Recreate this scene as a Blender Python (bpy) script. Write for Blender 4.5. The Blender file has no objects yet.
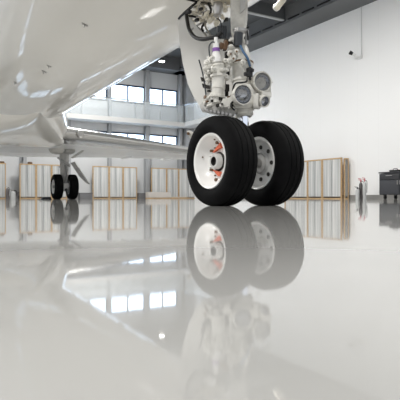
import bpy, bmesh, math, random
from mathutils import Vector, Matrix
random.seed(7)
C = bpy.context.scene.collection
PI = math.pi
F = 520.0          # focal length in pixels of the 400 px frame
CAMZ = 0.055
HOR = 197.5

# ------------------------------------------------------------------ materials
def mat(name, col, rough=0.5, metal=0.0, coat=0.0, emit=None, estr=0.0, noise=None, bump=None, trans=0.0, alpha=1.0, ior=1.45):
    m = bpy.data.materials.new(name); m.use_nodes = True
    nt = m.node_tree; b = nt.nodes['Principled BSDF']
    b.inputs['Base Color'].default_value = (*col, 1)
    b.inputs['Roughness'].default_value = rough
    b.inputs['Metallic'].default_value = metal
    b.inputs['Coat Weight'].default_value = coat
    b.inputs['Coat Roughness'].default_value = 0.03
    b.inputs['Transmission Weight'].default_value = trans
    b.inputs['Alpha'].default_value = alpha
    b.inputs['IOR'].default_value = ior
    if emit:
        b.inputs['Emission Color'].default_value = (*emit, 1)
        b.inputs['Emission Strength'].default_value = estr
    tc = nt.nodes.new('ShaderNodeTexCoord')
    if noise:                                   # (scale, amount, (sx,sy,sz))
        mp = nt.nodes.new('ShaderNodeMapping'); mp.inputs['Scale'].default_value = noise[2] if len(noise) > 2 else (1,1,1)
        n = nt.nodes.new('ShaderNodeTexNoise'); n.inputs['Scale'].default_value = noise[0]; n.inputs['Detail'].default_value = 4
        r = nt.nodes.new('ShaderNodeValToRGB')
        a = noise[1]
        r.color_ramp.elements[0].position = 0.3; r.color_ramp.elements[1].position = 0.7
        r.color_ramp.elements[0].color = (*[max(0, c*(1-a)) for c in col], 1)
        r.color_ramp.elements[1].color = (*[min(1, c*(1+a)) for c in col], 1)
        nt.links.new(tc.outputs['Object'], mp.inputs['Vector']); nt.links.new(mp.outputs['Vector'], n.inputs['Vector'])
        nt.links.new(n.outputs['Fac'], r.inputs['Fac']); nt.links.new(r.outputs['Color'], b.inputs['Base Color'])
    if bump:                                    # (scale, strength, (sx,sy,sz))
        mp = nt.nodes.new('ShaderNodeMapping'); mp.inputs['Scale'].default_value = bump[2] if len(bump) > 2 else (1,1,1)
        n = nt.nodes.new('ShaderNodeTexNoise'); n.inputs['Scale'].default_value = bump[0]; n.inputs['Detail'].default_value = 2
        bp = nt.nodes.new('ShaderNodeBump'); bp.inputs['Strength'].default_value = bump[1]; bp.inputs['Distance'].default_value = 0.02
        nt.links.new(tc.outputs['Object'], mp.inputs['Vector']); nt.links.new(mp.outputs['Vector'], n.inputs['Vector'])
        nt.links.new(n.outputs['Fac'], bp.inputs['Height']); nt.links.new(bp.outputs['Normal'], b.inputs['Normal'])
    return m

M = {}
M['paint'] = mat('aircraft white gloss paint', (0.70, 0.685, 0.645), 0.32, coat=0.8, noise=(0.6, 0.03))
M['wing_white'] = mat('wing white paint', (0.88, 0.88, 0.88), 0.4, coat=0.5)
M['wing_white'].node_tree.nodes['Principled BSDF'].inputs['Coat Roughness'].default_value = 0.22
M['slat'] = mat('polished leading edge', (0.50, 0.495, 0.48), 0.25, metal=0.85)
M['gear_white'] = mat('gear white enamel', (0.67, 0.655, 0.61), 0.35, noise=(22, 0.14))
M['door_white'] = mat('gear door paint', (0.66, 0.65, 0.625), 0.38, coat=0.2, noise=(3, 0.04))
M['cream'] = mat('bay primer', (0.74, 0.69, 0.58), 0.5, noise=(5, 0.1))
M['rubber'] = mat('tyre rubber', (0.004, 0.004, 0.0045), 0.75, noise=(14, 0.25))
M['rubber'].node_tree.nodes['Principled BSDF'].inputs['Specular IOR Level'].default_value = 0.12
M['rim'] = mat('wheel white enamel', (0.86, 0.85, 0.83), 0.3, coat=0.3)
M['rim_in'] = mat('wheel inner grey enamel', (0.58, 0.58, 0.57), 0.4)
M['dark'] = mat('black plastic', (0.012, 0.012, 0.013), 0.45)
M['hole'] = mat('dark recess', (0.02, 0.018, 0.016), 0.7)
M['chrome'] = mat('chrome piston', (0.80, 0.85, 0.95), 0.08, metal=1.0)
M['steel'] = mat('bare steel', (0.45, 0.44, 0.43), 0.35, metal=0.9)
M['slate'] = mat('slate grey canister', (0.045, 0.05, 0.058), 0.4)
M['blue'] = mat('blue hose', (0.075, 0.15, 0.27), 0.45)
M['purple'] = mat('purple band', (0.22, 0.09, 0.36), 0.5)
M['red'] = mat('red paint', (0.72, 0.16, 0.08), 0.5)
M['redpink'] = mat('faded red cap', (0.52, 0.16, 0.18), 0.5)
M['rust'] = mat('bronze fitting', (0.15, 0.085, 0.045), 0.5)
M['lens'] = mat('lamp glass', (0.02, 0.022, 0.025), 0.02, alpha=0.18)
M['reflector'] = mat('lamp reflector', (0.50, 0.51, 0.535), 0.2, metal=1.0)
M['grey_gear'] = mat('main gear grey', (0.33, 0.33, 0.325), 0.45)
M['grey_light'] = mat('main gear pale grey', (0.52, 0.515, 0.50), 0.45)

def wall_mat(name, col):
    m = mat(name, col, 0.6)
    nt = m.node_tree; b = nt.nodes['Principled BSDF']
    tc = nt.nodes['Texture Coordinate']
    sep = nt.nodes.new('ShaderNodeSeparateXYZ'); nt.links.new(tc.outputs['Object'], sep.inputs[0])
    ad = nt.nodes.new('ShaderNodeMath'); ad.operation = 'ADD'
    nt.links.new(sep.outputs['X'], ad.inputs[0]); nt.links.new(sep.outputs['Y'], ad.inputs[1])
    fr = nt.nodes.new('ShaderNodeMath'); fr.operation = 'PINGPONG'; fr.inputs[1].default_value = 0.5
    nt.links.new(ad.outputs[0], fr.inputs[0])
    gt = nt.nodes.new('ShaderNodeMath'); gt.operation = 'LESS_THAN'; gt.inputs[1].default_value = 0.012
    nt.links.new(fr.outputs[0], gt.inputs[0])
    mx = nt.nodes.new('ShaderNodeMix'); mx.data_type = 'RGBA'
    mx.inputs['A'].default_value = (*col, 1); mx.inputs['B'].default_value = (*[c*0.97 for c in col], 1)
    nt.links.new(gt.outputs[0], mx.inputs['Factor']); nt.links.new(mx.outputs['Result'], b.inputs['Base Color'])
    return m
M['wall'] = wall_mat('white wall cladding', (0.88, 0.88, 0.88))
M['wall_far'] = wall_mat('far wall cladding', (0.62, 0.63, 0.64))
M['ceil'] = mat('dark ceiling deck', (0.10, 0.105, 0.108), 0.8, noise=(0.5, 0.15))
M['soffit'] = mat('grey soffit', (0.135, 0.14, 0.145), 0.7, noise=(0.4, 0.1))
M['beam'] = mat('painted roof beam', (0.40, 0.41, 0.41), 0.5)
M['beam_dark'] = mat('dark roof beam', (0.09, 0.095, 0.10), 0.6)
M['column'] = mat('column grey', (0.36, 0.37, 0.385), 0.5)
M['skirt'] = mat('grey skirting', (0.25, 0.245, 0.235), 0.6)
M['frame_dark'] = mat('dark window frame', (0.03, 0.045, 0.08), 0.5)
M['pane'] = mat('bright daylight glass', (0.75, 0.85, 1.0), 0.1, emit=(0.60, 0.78, 1.0), estr=5.0)
M['slab'] = mat('mezzanine white fascia', (0.58, 0.58, 0.575), 0.4)
M['rail'] = mat('rail metal', (0.5, 0.52, 0.55), 0.3, metal=0.8)
M['bal_glass'] = mat('frosted balustrade glass', (0.75, 0.80, 0.82), 0.25, alpha=0.3)
M['wood'] = mat('pine frame', (0.52, 0.36, 0.20), 0.6, noise=(4, 0.2, (1,1,8)))
M['lamp_on'] = mat('lit lamp', (1,1,1), 0.5, emit=(1, 0.97, 0.9), estr=14)
M['box_grey'] = mat('dark grey box', (0.15, 0.15, 0.155), 0.6)
M['box_white'] = mat('pale crate', (0.62, 0.58, 0.54), 0.6, noise=(2, 0.08))
M['cart'] = mat('charcoal cart steel', (0.045, 0.047, 0.055), 0.45)
M['cart_side'] = mat('charcoal cart edge', (0.035, 0.035, 0.04), 0.45)
M['cam_white'] = mat('camera white plastic', (0.75, 0.75, 0.74), 0.4)
M['ext_white'] = mat('extinguisher pale shell', (0.50, 0.51, 0.51), 0.35)
M['ext_dark'] = mat('extinguisher dark shell', (0.10, 0.09, 0.09), 0.4)

def plastic_mat():                              # ribbed, see-through plastic strip curtain
    m = mat('ribbed plastic sheeting', (0.7, 0.71, 0.71), 0.22)
    nt = m.node_tree; b = nt.nodes['Principled BSDF']; tc = nt.nodes['Texture Coordinate']
    mp = nt.nodes.new('ShaderNodeMapping'); mp.inputs['Scale'].default_value = (1, 0, 0.015)
    w = nt.nodes.new('ShaderNodeTexNoise'); w.inputs['Scale'].default_value = 14; w.inputs['Detail'].default_value = 2
    r = nt.nodes.new('ShaderNodeValToRGB')
    e = r.color_ramp.elements
    e[0].position = 0.30; e[0].color = (0.40, 0.41, 0.42, 1)
    e[1].position = 0.66; e[1].color = (0.80, 0.80, 0.79, 1)
    k = r.color_ramp.elements.new(0.48); k.color = (0.62, 0.63, 0.63, 1)
    nt.links.new(tc.outputs['Object'], mp.inputs['Vector']); nt.links.new(mp.outputs['Vector'], w.inputs['Vector'])
    nt.links.new(w.outputs['Fac'], r.inputs['Fac']); nt.links.new(r.outputs['Color'], b.inputs['Base Color'])
    return m
M['plastic'] = plastic_mat()
M['plastic_plain'] = mat('plain pale sheeting', (0.66, 0.66, 0.65), 0.3)

def floor_mat():
    m = mat('polished pale epoxy', (0.485, 0.48, 0.465), 0.035, noise=(0.25, 0.04), ior=1.5)
    nt = m.node_tree; b = nt.nodes['Principled BSDF']; tc = nt.nodes['Texture Coordinate']
    n = nt.nodes.new('ShaderNodeTexNoise'); n.inputs['Scale'].default_value = 1.3; n.inputs['Detail'].default_value = 2
    bp = nt.nodes.new('ShaderNodeBump'); bp.inputs['Strength'].default_value = 0.03; bp.inputs['Distance'].default_value = 0.02
    nt.links.new(tc.outputs['Object'], n.inputs['Vector']); nt.links.new(n.outputs['Fac'], bp.inputs['Height'])
    nt.links.new(bp.outputs['Normal'], b.inputs['Normal'])
    return m
M['floor'] = floor_mat()

# ------------------------------------------------------------------ mesh helpers
class MB:
    def __init__(s): s.bm = bmesh.new()
    def _mi(s, faces, mi, smooth=True):
        for f in faces: f.material_index = mi; f.smooth = smooth
    def box(s, c, size, mi=0, rot=None, bevel=0.0):
        r = bmesh.ops.create_cube(s.bm, size=1.0)
        vs = r['verts']
        mtx = Matrix.Translation(Vector(c)) @ (rot.to_4x4() if rot else Matrix()) @ Matrix.Diagonal((*size, 1))
        for v in vs: v.co = mtx @ v.co
        fs = list({f for v in vs for f in v.link_faces})
        s._mi(fs, mi, False)
        if bevel > 0:
            es = list({e for f in fs for e in f.edges})
            g = bmesh.ops.bevel(s.bm, geom=es, offset=bevel, segments=2, profile=0.7, affect='EDGES')
            s._mi(g['faces'], mi, True)
        return s
    def ring(s, c, ax, r, seg, ref=None):
        ax = Vector(ax).normalized()
        ref = ref or (Vector((0,0,1)) if abs(ax.z) < 0.9 else Vector((1,0,0)))
        a = ax.cross(ref).normalized(); b = ax.cross(a)
        return [s.bm.verts.new(Vector(c) + a*math.cos(2*PI*k/seg)*r + b*math.sin(2*PI*k/seg)*r) for k in range(seg)]
    def skin(s, rings, mi=0, cap0=True, cap1=True, smooth=True):
        fs = []
        for A, B in zip(rings, rings[1:]):
            n = len(A)
            for k in range(n):
                fs.append(s.bm.faces.new((A[k], A[(k+1) % n], B[(k+1) % n], B[k])))
        s._mi(fs, mi, smooth)
        cs = []
        if cap0: cs.append(s.bm.faces.new(rings[0][::-1]))
        if cap1: cs.append(s.bm.faces.new(rings[-1]))
        s._mi(cs, mi, False)
        return s
    def lathe(s, o, ax, prof, seg=24, mi=0, cap0=True, cap1=True):   # prof: (h, r)
        o = Vector(o); ax = Vector(ax).normalized()
        return s.skin([s.ring(o + ax*h, ax, max(r, 1e-4), seg) for h, r in prof], mi, cap0, cap1)
    def cyl(s, p0, p1, r0, r1=None, seg=16, mi=0):
        p0 = Vector(p0); p1 = Vector(p1); r1 = r0 if r1 is None else r1
        d = p1 - p0
        return s.lathe(p0, d, [(0, r0), (d.length, r1)], seg, mi)
    def tube(s, pts, r, seg=8, mi=0, sub=4):
        P = [Vector(p) for p in pts]
        Q = []
        for i in range(len(P)-1):                 # Catmull-Rom
            a = P[max(i-1, 0)]; b = P[i]; c = P[i+1]; d = P[min(i+2, len(P)-1)]
            for k in range(sub):
                t = k/sub
                Q.append(0.5*((2*b) + (c-a)*t + (2*a-5*b+4*c-d)*t*t + (3*b-a-3*c+d)*t**3))
        Q.append(P[-1])
        rings = []; ref = None
        for i, q in enumerate(Q):
            t = (Q[min(i+1, len(Q)-1)] - Q[max(i-1, 0)]).normalized()
            if ref is None: ref = t.orthogonal().normalized()
            ref = (ref - t*ref.dot(t)).normalized(); b = t.cross(ref)
            rings.append([s.bm.verts.new(q + ref*math.cos(2*PI*k/seg)*r + b*math.sin(2*PI*k/seg)*r) for k in range(seg)])
        return s.skin(rings, mi)
    def prism(s, poly, d, mi=0):                  # polygon of 3-D points extruded by vector d
        d = Vector(d)
        A = [s.bm.verts.new(Vector(p)) for p in poly]; B = [s.bm.verts.new(Vector(p) + d) for p in poly]
        return s.skin([A, B], mi, True, True, False)
    def build(s, name, mats, parent=None, loc=None, rotz=0.0, auto=True):
        bm = s.bm
        bmesh.ops.recalc_face_normals(bm, faces=bm.faces)
        me = bpy.data.meshes.new(name); bm.to_mesh(me); bm.free()
        for m in (mats if isinstance(mats, (list, tuple)) else [mats]): me.materials.append(m)
        if auto:
            try: me.set_sharp_from_angle(angle=math.radians(38))
            except Exception: pass
        o = bpy.data.objects.new(name, me); C.objects.link(o)
        if loc is not None: o.location = loc
        o.rotation_euler = (0, 0, rotz)
        if parent: o.parent = parent
        return o

def build_split(mb, name, mats, parent):
    """each connected piece of the collected shapes becomes an object of its own"""
    bm = mb.bm; bm.verts.ensure_lookup_table(); seen = set(); out = []
    for v in bm.verts:
        if v in seen: continue
        isl = []; st = [v]; seen.add(v)
        while st:
            q = st.pop(); isl.append(q)
            for e in q.link_edges:
                o = e.other_vert(q)
                if o not in seen: seen.add(o); st.append(o)
        n = MB(); mp = {q: n.bm.verts.new(q.co) for q in isl}
        for f in {f for q in isl for f in q.link_faces}:
            g = n.bm.faces.new([mp[q] for q in f.verts]); g.material_index = f.material_index; g.smooth = f.smooth
        out.append(n.build(name, mats, parent))
    bm.free(); return out

def tag(o, label, cat, group=None, kind=None):
    o['label'] = label; o['category'] = cat
    if group: o['group'] = group
    if kind: o['kind'] = kind
    return o
def thing(name, label, cat, loc, rotz=0.0, group=None):
    o = bpy.data.objects.new(name, None); C.objects.link(o); o.empty_display_size = 0.2
    o.location = loc; o.rotation_euler = (0, 0, rotz)
    return tag(o, label, cat, group)
def struct(o): o['kind'] = 'structure'; return o

# ------------------------------------------------------------------ frames of reference
def at(px, py, Y): return Vector(((px-200)/F*Y, Y, CAMZ + (HOR-py)/F*Y))
TH = math.radians(28.4)                        # aircraft heading
A0 = Vector((0.297, 3.51, 0))                  # ground point below the nose gear axle
RA = Matrix.Rotation(-TH, 3, 'Z')
def L(px, py, Y): return RA @ (at(px, py, Y) - A0)       # a seen point at depth Y, in aircraft axes (x lateral, y aft)
TW = math.radians(30.45)                       # heading of the hall
CR = Vector((-0.6, 31.0, 0))                   # far corner of the hall
RW = Matrix.Rotation(TW, 3, 'Z'); RWi = RW.transposed()
def W(x, y, z=0): return CR + RW @ Vector((x, y, z))     # hall axes: left wall is y=0, right wall is x=0, inside is x<0, y<0
DL = RW @ Vector((1,0,0)); DN = RW @ Vector((0,1,0))
def xl(px, y=0.0):                              # hall x of image column px on the line y
    r = Vector(((px-200)/F, 1, 0)); Y = (CR.dot(DN) + y)/r.dot(DN)
    return (RWi @ (r*Y - CR)).x
def yr(px, x=0.0):                              # hall y of image column px on the line x
    r = Vector(((px-200)/F, 1, 0)); Y = (CR.dot(DL) + x)/r.dot(DL)
    return (RWi @ (r*Y - CR)).y
def rbuild(mb, name, mats, parent=None): return mb.build(name, mats, parent, loc=CR, rotz=TW)

# ------------------------------------------------------------------ hall
ZC = 7.35
XMIN, YMIN = -36.0, -36.0
m = MB(); m.box((XMIN/2, YMIN/2, -0.1), (-XMIN+1, -YMIN+8, 0.2)); struct(rbuild(m, 'floor', M['floor']))
m = MB(); m.box((XMIN/2, YMIN/2, ZC+0.75), (-XMIN+1, -YMIN+1, 0.3)); struct(rbuild(m, 'ceiling', M['ceil']))
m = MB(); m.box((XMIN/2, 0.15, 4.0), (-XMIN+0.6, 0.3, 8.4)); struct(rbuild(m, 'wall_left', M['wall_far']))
m = MB(); m.box((0.15, YMIN/2, 4.0), (0.3, -YMIN, 8.4)); struct(rbuild(m, 'wall_right', M['wall']))
m = MB(); m.box((XMIN-0.15, YMIN/2, 4.0), (0.3, -YMIN, 8.4)); struct(rbuild(m, 'wall_far_left', M['wall']))
m = MB(); m.box((-0.03, (-5.0+YMIN)/2, 0.075), (0.06, -YMIN-5.0, 0.15)); struct(rbuild(m, 'baseboard_right', M['skirt']))
m = MB(); m.box((XMIN/2, -0.03, 0.075), (-XMIN, 0.06, 0.15)); struct(rbuild(m, 'baseboard_left', M['skirt']))
# soffit along the right wall, its slot of vents, and the roof beams
m = MB(); m.box((-0.62, YMIN/2, ZC+0.25), (1.24, -YMIN, 0.7))
struct(rbuild(m, 'trim_1', M['soffit']))
m = MB()
for k in range(40): m.box((-1.27, -0.6-k*0.85, ZC+0.02), (0.05, 0.66, 0.05))
struct(rbuild(m, 'trim_2', M['dark']))
m = MB(); m.box((XMIN/2, -0.5, ZC+0.25), (-XMIN, 1.0, 0.7)); struct(rbuild(m, 'trim_3', M['soffit']))
for k in range(6):
    m = MB(); y = -4.6 - k*5.6
    m.box(((XMIN-1.3)/2, y, ZC+0.32), (-XMIN-1.3, 0.16, 0.5), 1); m.box(((XMIN-1.3)/2, y, ZC+0.05), (-XMIN-1.3, 0.15, 0.05))
    struct(rbuild(m, 'roof_beam', [M['beam'], M['beam_dark']]))

# columns and windows of the left wall
colx = [xl(179, -0.1), xl(146.5, -0.1), xl(109, -0.1)]
step = colx[1]-colx[2]
for k in range(1, 11): colx.append(colx[2]-step*k)
for i, x in enumerate(colx):
    m = MB(); w = 0.16 if i != 1 else 0.26
    m.box((x, -0.04, ZC/2), (w, 0.06, ZC)); m.box((x, -0.16, ZC/2), (0.06, 0.2, ZC)); m.box((x, -0.27, ZC/2), (w, 0.05, ZC))
    struct(rbuild(m, 'steel_column', M['column']))
m = MB(); m.box((-0.25, -0.25, ZC/2), (0.5, 0.5, ZC)); struct(rbuild(m, 'steel_column', M['column']))
n = 0
for z0, z1 in ((5.36, 6.28), (2.95, 3.62)):
    for a, b in zip(colx, colx[1:]):
        n += 1
        x1, x0 = a-0.10, b+0.10; xm = (x0+x1)/2; w = x1-x0; zm = (z0+z1)/2
        m = MB()
        for zz in (z0, z1): m.box((xm, -0.035, zz), (w, 0.07, 0.09))
        for xx in (x0+0.035, xm, x1-0.035): m.box((xx, -0.035, zm), (0.075, 0.068, z1-z0+0.08))
        f = struct(rbuild(m, 'window_%d' % n, M['frame_dark']))
        for s in (-1, 1):
            m = MB(); m.box((xm+s*w/4, -0.012, zm), (w/2-0.08, 0.02, z1-z0-0.06)); o = m.build('pane', M['pane'], f)
# mezzanine gallery with returns on the right wall
MY, MX, MYE = -1.0, -0.95, -5.2
m = MB()
m.box(((XMIN+0)/2, MY/2, 4.21), (-XMIN, -MY, 0.24)); m.box((MX/2, (MY+MYE)/2, 4.21), (-MX, MY-MYE, 0.24))
struct(rbuild(m, 'mezzanine_gallery', M['slab']))
r = thing('glass_railing', 'frosted glass railing along the white gallery under the high windows', 'railing', W(-4.0, MY, 4.33), TW)
m = MB(); m.tube([(XMIN+4.5, 0.05, 0.98), (MX+4.0-0.05+0.1, 0.05, 0.98)], 0.03); m.tube([(MX+4.05, 0.0, 0.98), (MX+4.05, MYE-MY, 0.98)], 0.03)
m.build('handrail', M['rail'], r)
for k in range(10):
    x1 = MX+4.0 - k*1.5; m = MB(); m.box((x1-0.74, 0.05, 0.48), (1.46, 0.02, 0.94)); m.build('glass_panel', M['bal_glass'], r)
for k in range(3):
    m = MB(); m.box((MX+4.05, -0.75-k*1.4, 0.48), (0.02, 1.36, 0.94)); m.build('glass_panel', M['bal_glass'], r)

# ------------------------------------------------------------------ framed plastic screens along the walls
def screen(p0, p1, label, group, bars=1, HP=1.72):
    """one timber framed plastic screen from floor point p0 to p1"""
    p0 = Vector(p0); p1 = Vector(p1); d = p1-p0; w = d.length; rz = math.atan2(d.y, d.x)
    t = thing('plastic_screen', label, 'screen', (p0+p1)/2, rz, group)
    m = MB()
    for s in (-1, 1): m.box((s*(w/2-0.02), 0, HP/2), (0.04, 0.07, HP))
    m.box((0, 0, HP-0.025), (w-0.08, 0.068, 0.05)); m.box((0, 0, 0.02), (w-0.08, 0.068, 0.04))
    m.build('frame', M['wood'], t)
    m = MB(); nb = 14                                  # ribbed sheet
    A = []; B = []
    for k in range(nb*2+1):
        x = -w/2+0.035 + (w-0.07)*k/(nb*2); y = -0.015 + 0.018*(-1)**k
        A.append(m.bm.verts.new((x, y, 0.09))); B.append(m.bm.verts.new((x, y, HP-0.05)))
    for k in range(nb*2): m.bm.faces.new((A[k], A[k+1], B[k+1], B[k]))
    m.build('plastic_sheet', M['plastic'] if bars else M['plastic_plain'], t)
    for k in range(bars):
        x = -w/2 + w*(k+1)/(bars+1)
        m = MB(); m.box((x, -0.055, HP/2), (0.035, 0.02, HP-0.2)); m.build('batten', M['plastic'], t)
    return t
def left_screens(edges, labels, group, y=-0.55):
    for (a, b), lb in zip(zip(edges, edges[1:]), labels):
        screen(W(xl(a, y)+0.005, y), W(xl(b, y)-0.005, y), lb, group)
left_screens([-9, 6], ['timber framed plastic screen at the far left edge, cut by the frame'], 'plastic screens on the left wall')
left_screens([19.5, 36, 51.5, 67], ['plastic screen beside the two leftmost extinguishers, left of its row of three',
    'middle plastic screen of the row behind the main wheels', 'plastic screen directly behind the main landing gear leg'], 'plastic screens on the left wall')
left_screens([92.5, 109, 123, 137], ['plastic screen right of the open main gear door, first of its row',
    'plastic screen just right of the thin wall column, middle of its row', 'plastic screen left of the dark grey box by the thick column'], 'plastic screens on the left wall')
left_screens([151, 166.5, 178.5, 197], ['plastic screen behind the long pale crate, right of the thick column',
    'plastic screen behind the right end of the long pale crate', 'plastic screen half hidden by the left nose tyre'], 'plastic screens on the left wall')
XR = -0.32
eds = [285, 308, 322.5, 342]
for (a, b), lb in zip(zip(eds, eds[1:]), ['plastic screen half hidden by the right nose tyre', 'plastic screen on the right wall, middle of three',
        'plastic screen on the right wall nearest the fire extinguishers']):
    screen(W(XR, yr(a, XR)-0.005), W(XR, yr(b, XR)+0.005), lb, 'plastic screens on the right wall', HP=1.6)
ye = yr(342, XR)
screen(W(XR+0.05, ye-0.05), W(-0.10, ye-0.12), 'narrow return screen closing the row against the right wall', 'plastic screens on the right wall', bars=0, HP=1.57)

# ------------------------------------------------------------------ small things along the walls
def low_box(x0, x1, y, h, d, name, label, cat, mt, lid=True):
    w = x1-x0
    t = thing(name, label, cat, W((x0+x1)/2, y), TW)
    m = MB(); m.box((0, 0, h*0.42+0.0), (w, d, h*0.84), bevel=0.012); m.build('body', mt, t)
    m = MB(); m.box((0, 0, h*0.92), (w+0.02, d+0.02, h*0.16), bevel=0.01); m.build('lid', mt, t)
    return t
b = low_box(xl(79, -0.9), xl(91.5, -0.9), -0.9, 0.30, 0.35, 'storage_box', 'dark grey storage box right of the main landing gear wheels', 'box', M['box_grey'])
low_box(xl(137.5, -0.5), xl(146.8, -0.5), -0.5, 0.30, 0.3, 'storage_box', 'dark grey storage box at the foot of the thick column', 'box', M['box_grey'])
low_box(xl(14.5, -0.4), xl(18.6, -0.4), -0.3, 0.33, 0.25, 'storage_box', 'small dark grey box beside the left extinguishers', 'box', M['box_grey'])
y = -1.0
t = thing('long_crate', 'long pale low crate lying before the screens near the left nose tyre', 'crate', W((xl(147, y)+xl(169.5, y))/2, y), TW)
w = xl(169.5, y)-xl(147, y)
m = MB(); m.box((0, 0, 0.20), (w, 0.4, 0.3), bevel=0.01); m.build('crate_body', M['box_white'], t)
m = MB(); m.box((0, 0, 0.025), (w, 0.38, 0.05)); m.build('pallet_base', M['wood'], t)
y = -1.1
t = thing('timber_plank', 'flat timber plank stack on the floor right of the pale crate', 'plank', W((xl(170.5, y)+xl(188, y))/2, y), TW)
w = xl(188, y)-xl(170.5, y)
m = MB(); m.box((0, 0, 0.03), (w, 0.2, 0.06), bevel=0.006); m.build('lower_board', M['wood'], t)
m = MB(); m.box((-0.05, 0.02, 0.08), (w*0.85, 0.16, 0.04), bevel=0.006); m.build('upper_board', M['box_white'], t)

def extinguisher(loc, h, label, shell, cap, group, r=None):
    t = thing('fire_extinguisher', label, 'fire extinguisher', loc, random.uniform(-0.3, 0.3), group)
    r = r or h*0.13
    m = MB(); m.lathe((0,0,0), (0,0,1), [(0, r*0.92), (0.02, r), (h*0.68, r), (h*0.76, r*0.75), (h*0.8, r*0.3), (h*0.83, r*0.3)], 20); m.build('cylinder_body', M[shell], t)
    m = MB(); m.lathe((0,0,h*0.82), (0,0,1), [(0, r*0.4), (h*0.08, r*0.5), (h*0.12, r*0.45)], 12)
    m.box((-r*0.5, 0, h*0.93), (r*1.6, r*0.35, h*0.03)); m.box((-r*0.6, 0, h*0.985), (r*1.8, r*0.35, h*0.03), rot=Matrix.Rotation(0.2, 3, 'Y'))
    m.build('valve_head', M[cap], t)
    m = MB(); m.tube([(r*0.3, 0, h*0.86), (r*1.3, 0, h*0.84), (r*1.5, 0, h*0.6), (r*1.35, 0, h*0.3)], r*0.17); m.build('hose', M['dark'], t)
    return t
gE = 'fire extinguishers by the right wall'
extinguisher(W(-0.95, yr(357.5, -0.95)), 0.44, 'small pale extinguisher, leftmost of three by the right wall', 'ext_white', 'dark', gE, 0.07)
extinguisher(W(-0.75, yr(360.8, -0.75)), 0.74, 'dark extinguisher with red top, middle of three by the right wall', 'ext_dark', 'redpink', gE, 0.065)
extinguisher(W(-0.75, yr(364.6, -0.75)), 0.76, 'pale extinguisher with red top, rightmost of three by the right wall', 'ext_white', 'redpink', gE, 0.06)
gL = 'fire extinguishers by the left wall'
extinguisher(W(xl(7.2, -0.9), -0.9), 0.62, 'tall dark extinguisher by the left wall, left of the squat one', 'ext_dark', 'ext_white', gL, 0.075)
extinguisher(W(xl(12.8, -0.9), -0.9), 0.44, 'squat pale extinguisher by the left wall beside the small box', 'ext_white', 'steel', gL, 0.12)

# wall lamps above the left screens
for px, py, lb in ((2, 163.5, 'small wall lamp above the leftmost plastic screen'), (30, 164, 'small wall lamp above the row of screens behind the main wheels')):
    x = xl(px, -0.1); P = W(x, -0.1); z = CAMZ + (HOR-py)/F*P.y
    t = thing('wall_lamp', lb, 'lamp', (P.x, P.y, z), TW, 'wall lamps above the left screens')
    m = MB(); m.box((0, 0.08, 0), (0.22, 0.04, 0.2), bevel=0.01); m.build('back_plate', M['column'], t)
    m = MB(); m.box((0, -0.02, 0.02), (0.2, 0.16, 0.16), rot=Matrix.Rotation(0.3, 3, 'X'), bevel=0.02); m.build('lamp_housing', M['rust'], t)

# charcoal tool cart on the right
xc = -1.15
ya, yb = yr(379, xc), yr(379, xc)-1.7
hC = 1.06
t = thing('tool_cart', 'charcoal steel tool cart on castors by the right wall', 'cart', W(xc+0.35, (ya+yb)/2), TW)
wy = ya-yb
CS = 0.9; t.scale = (1, 1, CS)
m = MB(); m.box((0, 0, 0.16+0.78/2), (0.68, wy, 0.78), bevel=0.015); m.build('cabinet', M['cart'], t)
m = MB(); m.box((0, 0, 0.98), (0.72, wy+0.03, 0.05), bevel=0.01); m.build('top_tray', M['cart_side'], t)
for k in range(2):
    m = MB(); m.box((-0.35, wy/2-0.43-k*0.84, 0.44), (0.03, 0.78, 0.50), bevel=0.008); d = m.build('door', M['cart'], t)
    m = MB(); m.box((-0.38, wy/2-0.77-k*0.10, 0.60), (0.03, 0.03, 0.14), bevel=0.006); m.build('handle', M['steel'], d)
    m = MB(); m.box((-0.35, wy/2-0.43-k*0.84, 0.82), (0.03, 0.78, 0.2), bevel=0.008); d = m.build('drawer', M['cart_side'], t)
    m = MB(); m.box((-0.38, wy/2-0.43-k*0.84, 0.86), (0.03, 0.24, 0.025), bevel=0.005); m.build('handle', M['steel'], d)
for sx in (-0.26, 0.26):
    for sy in (-1, 1):
        m = MB(); yy = sy*(wy/2-0.18); m.lathe((sx, yy-0.025, 0.07), (0,1,0), [(0, 0.06), (0.008, 0.07), (0.042, 0.07), (0.05, 0.06)], 18)
        m.box((sx, yy-0.035, 0.12), (0.05, 0.012, 0.1)); m.box((sx, yy+0.035, 0.12), (0.05, 0.012, 0.1)); m.box((sx, yy, 0.155), (0.08, 0.09, 0.012))
        m.build('castor', M['dark'], t)
P = W(xc+0.2, ya-0.5)
t = thing('tool_pouch', 'black tool pouch lying on the charcoal cart', 'pouch', (P.x, P.y, 1.007*0.9), TW)
m = MB(); m.box((0, 0, 0.03), (0.2, 0.34, 0.06), bevel=0.02); m.build('pouch_body', M['dark'], t)
m = MB(); m.tube([(0,-0.1,0.055), (0,-0.06,0.1), (0,0.06,0.1), (0,0.1,0.055)], 0.01); m.build('carry_handle', M['dark'], t)

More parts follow.
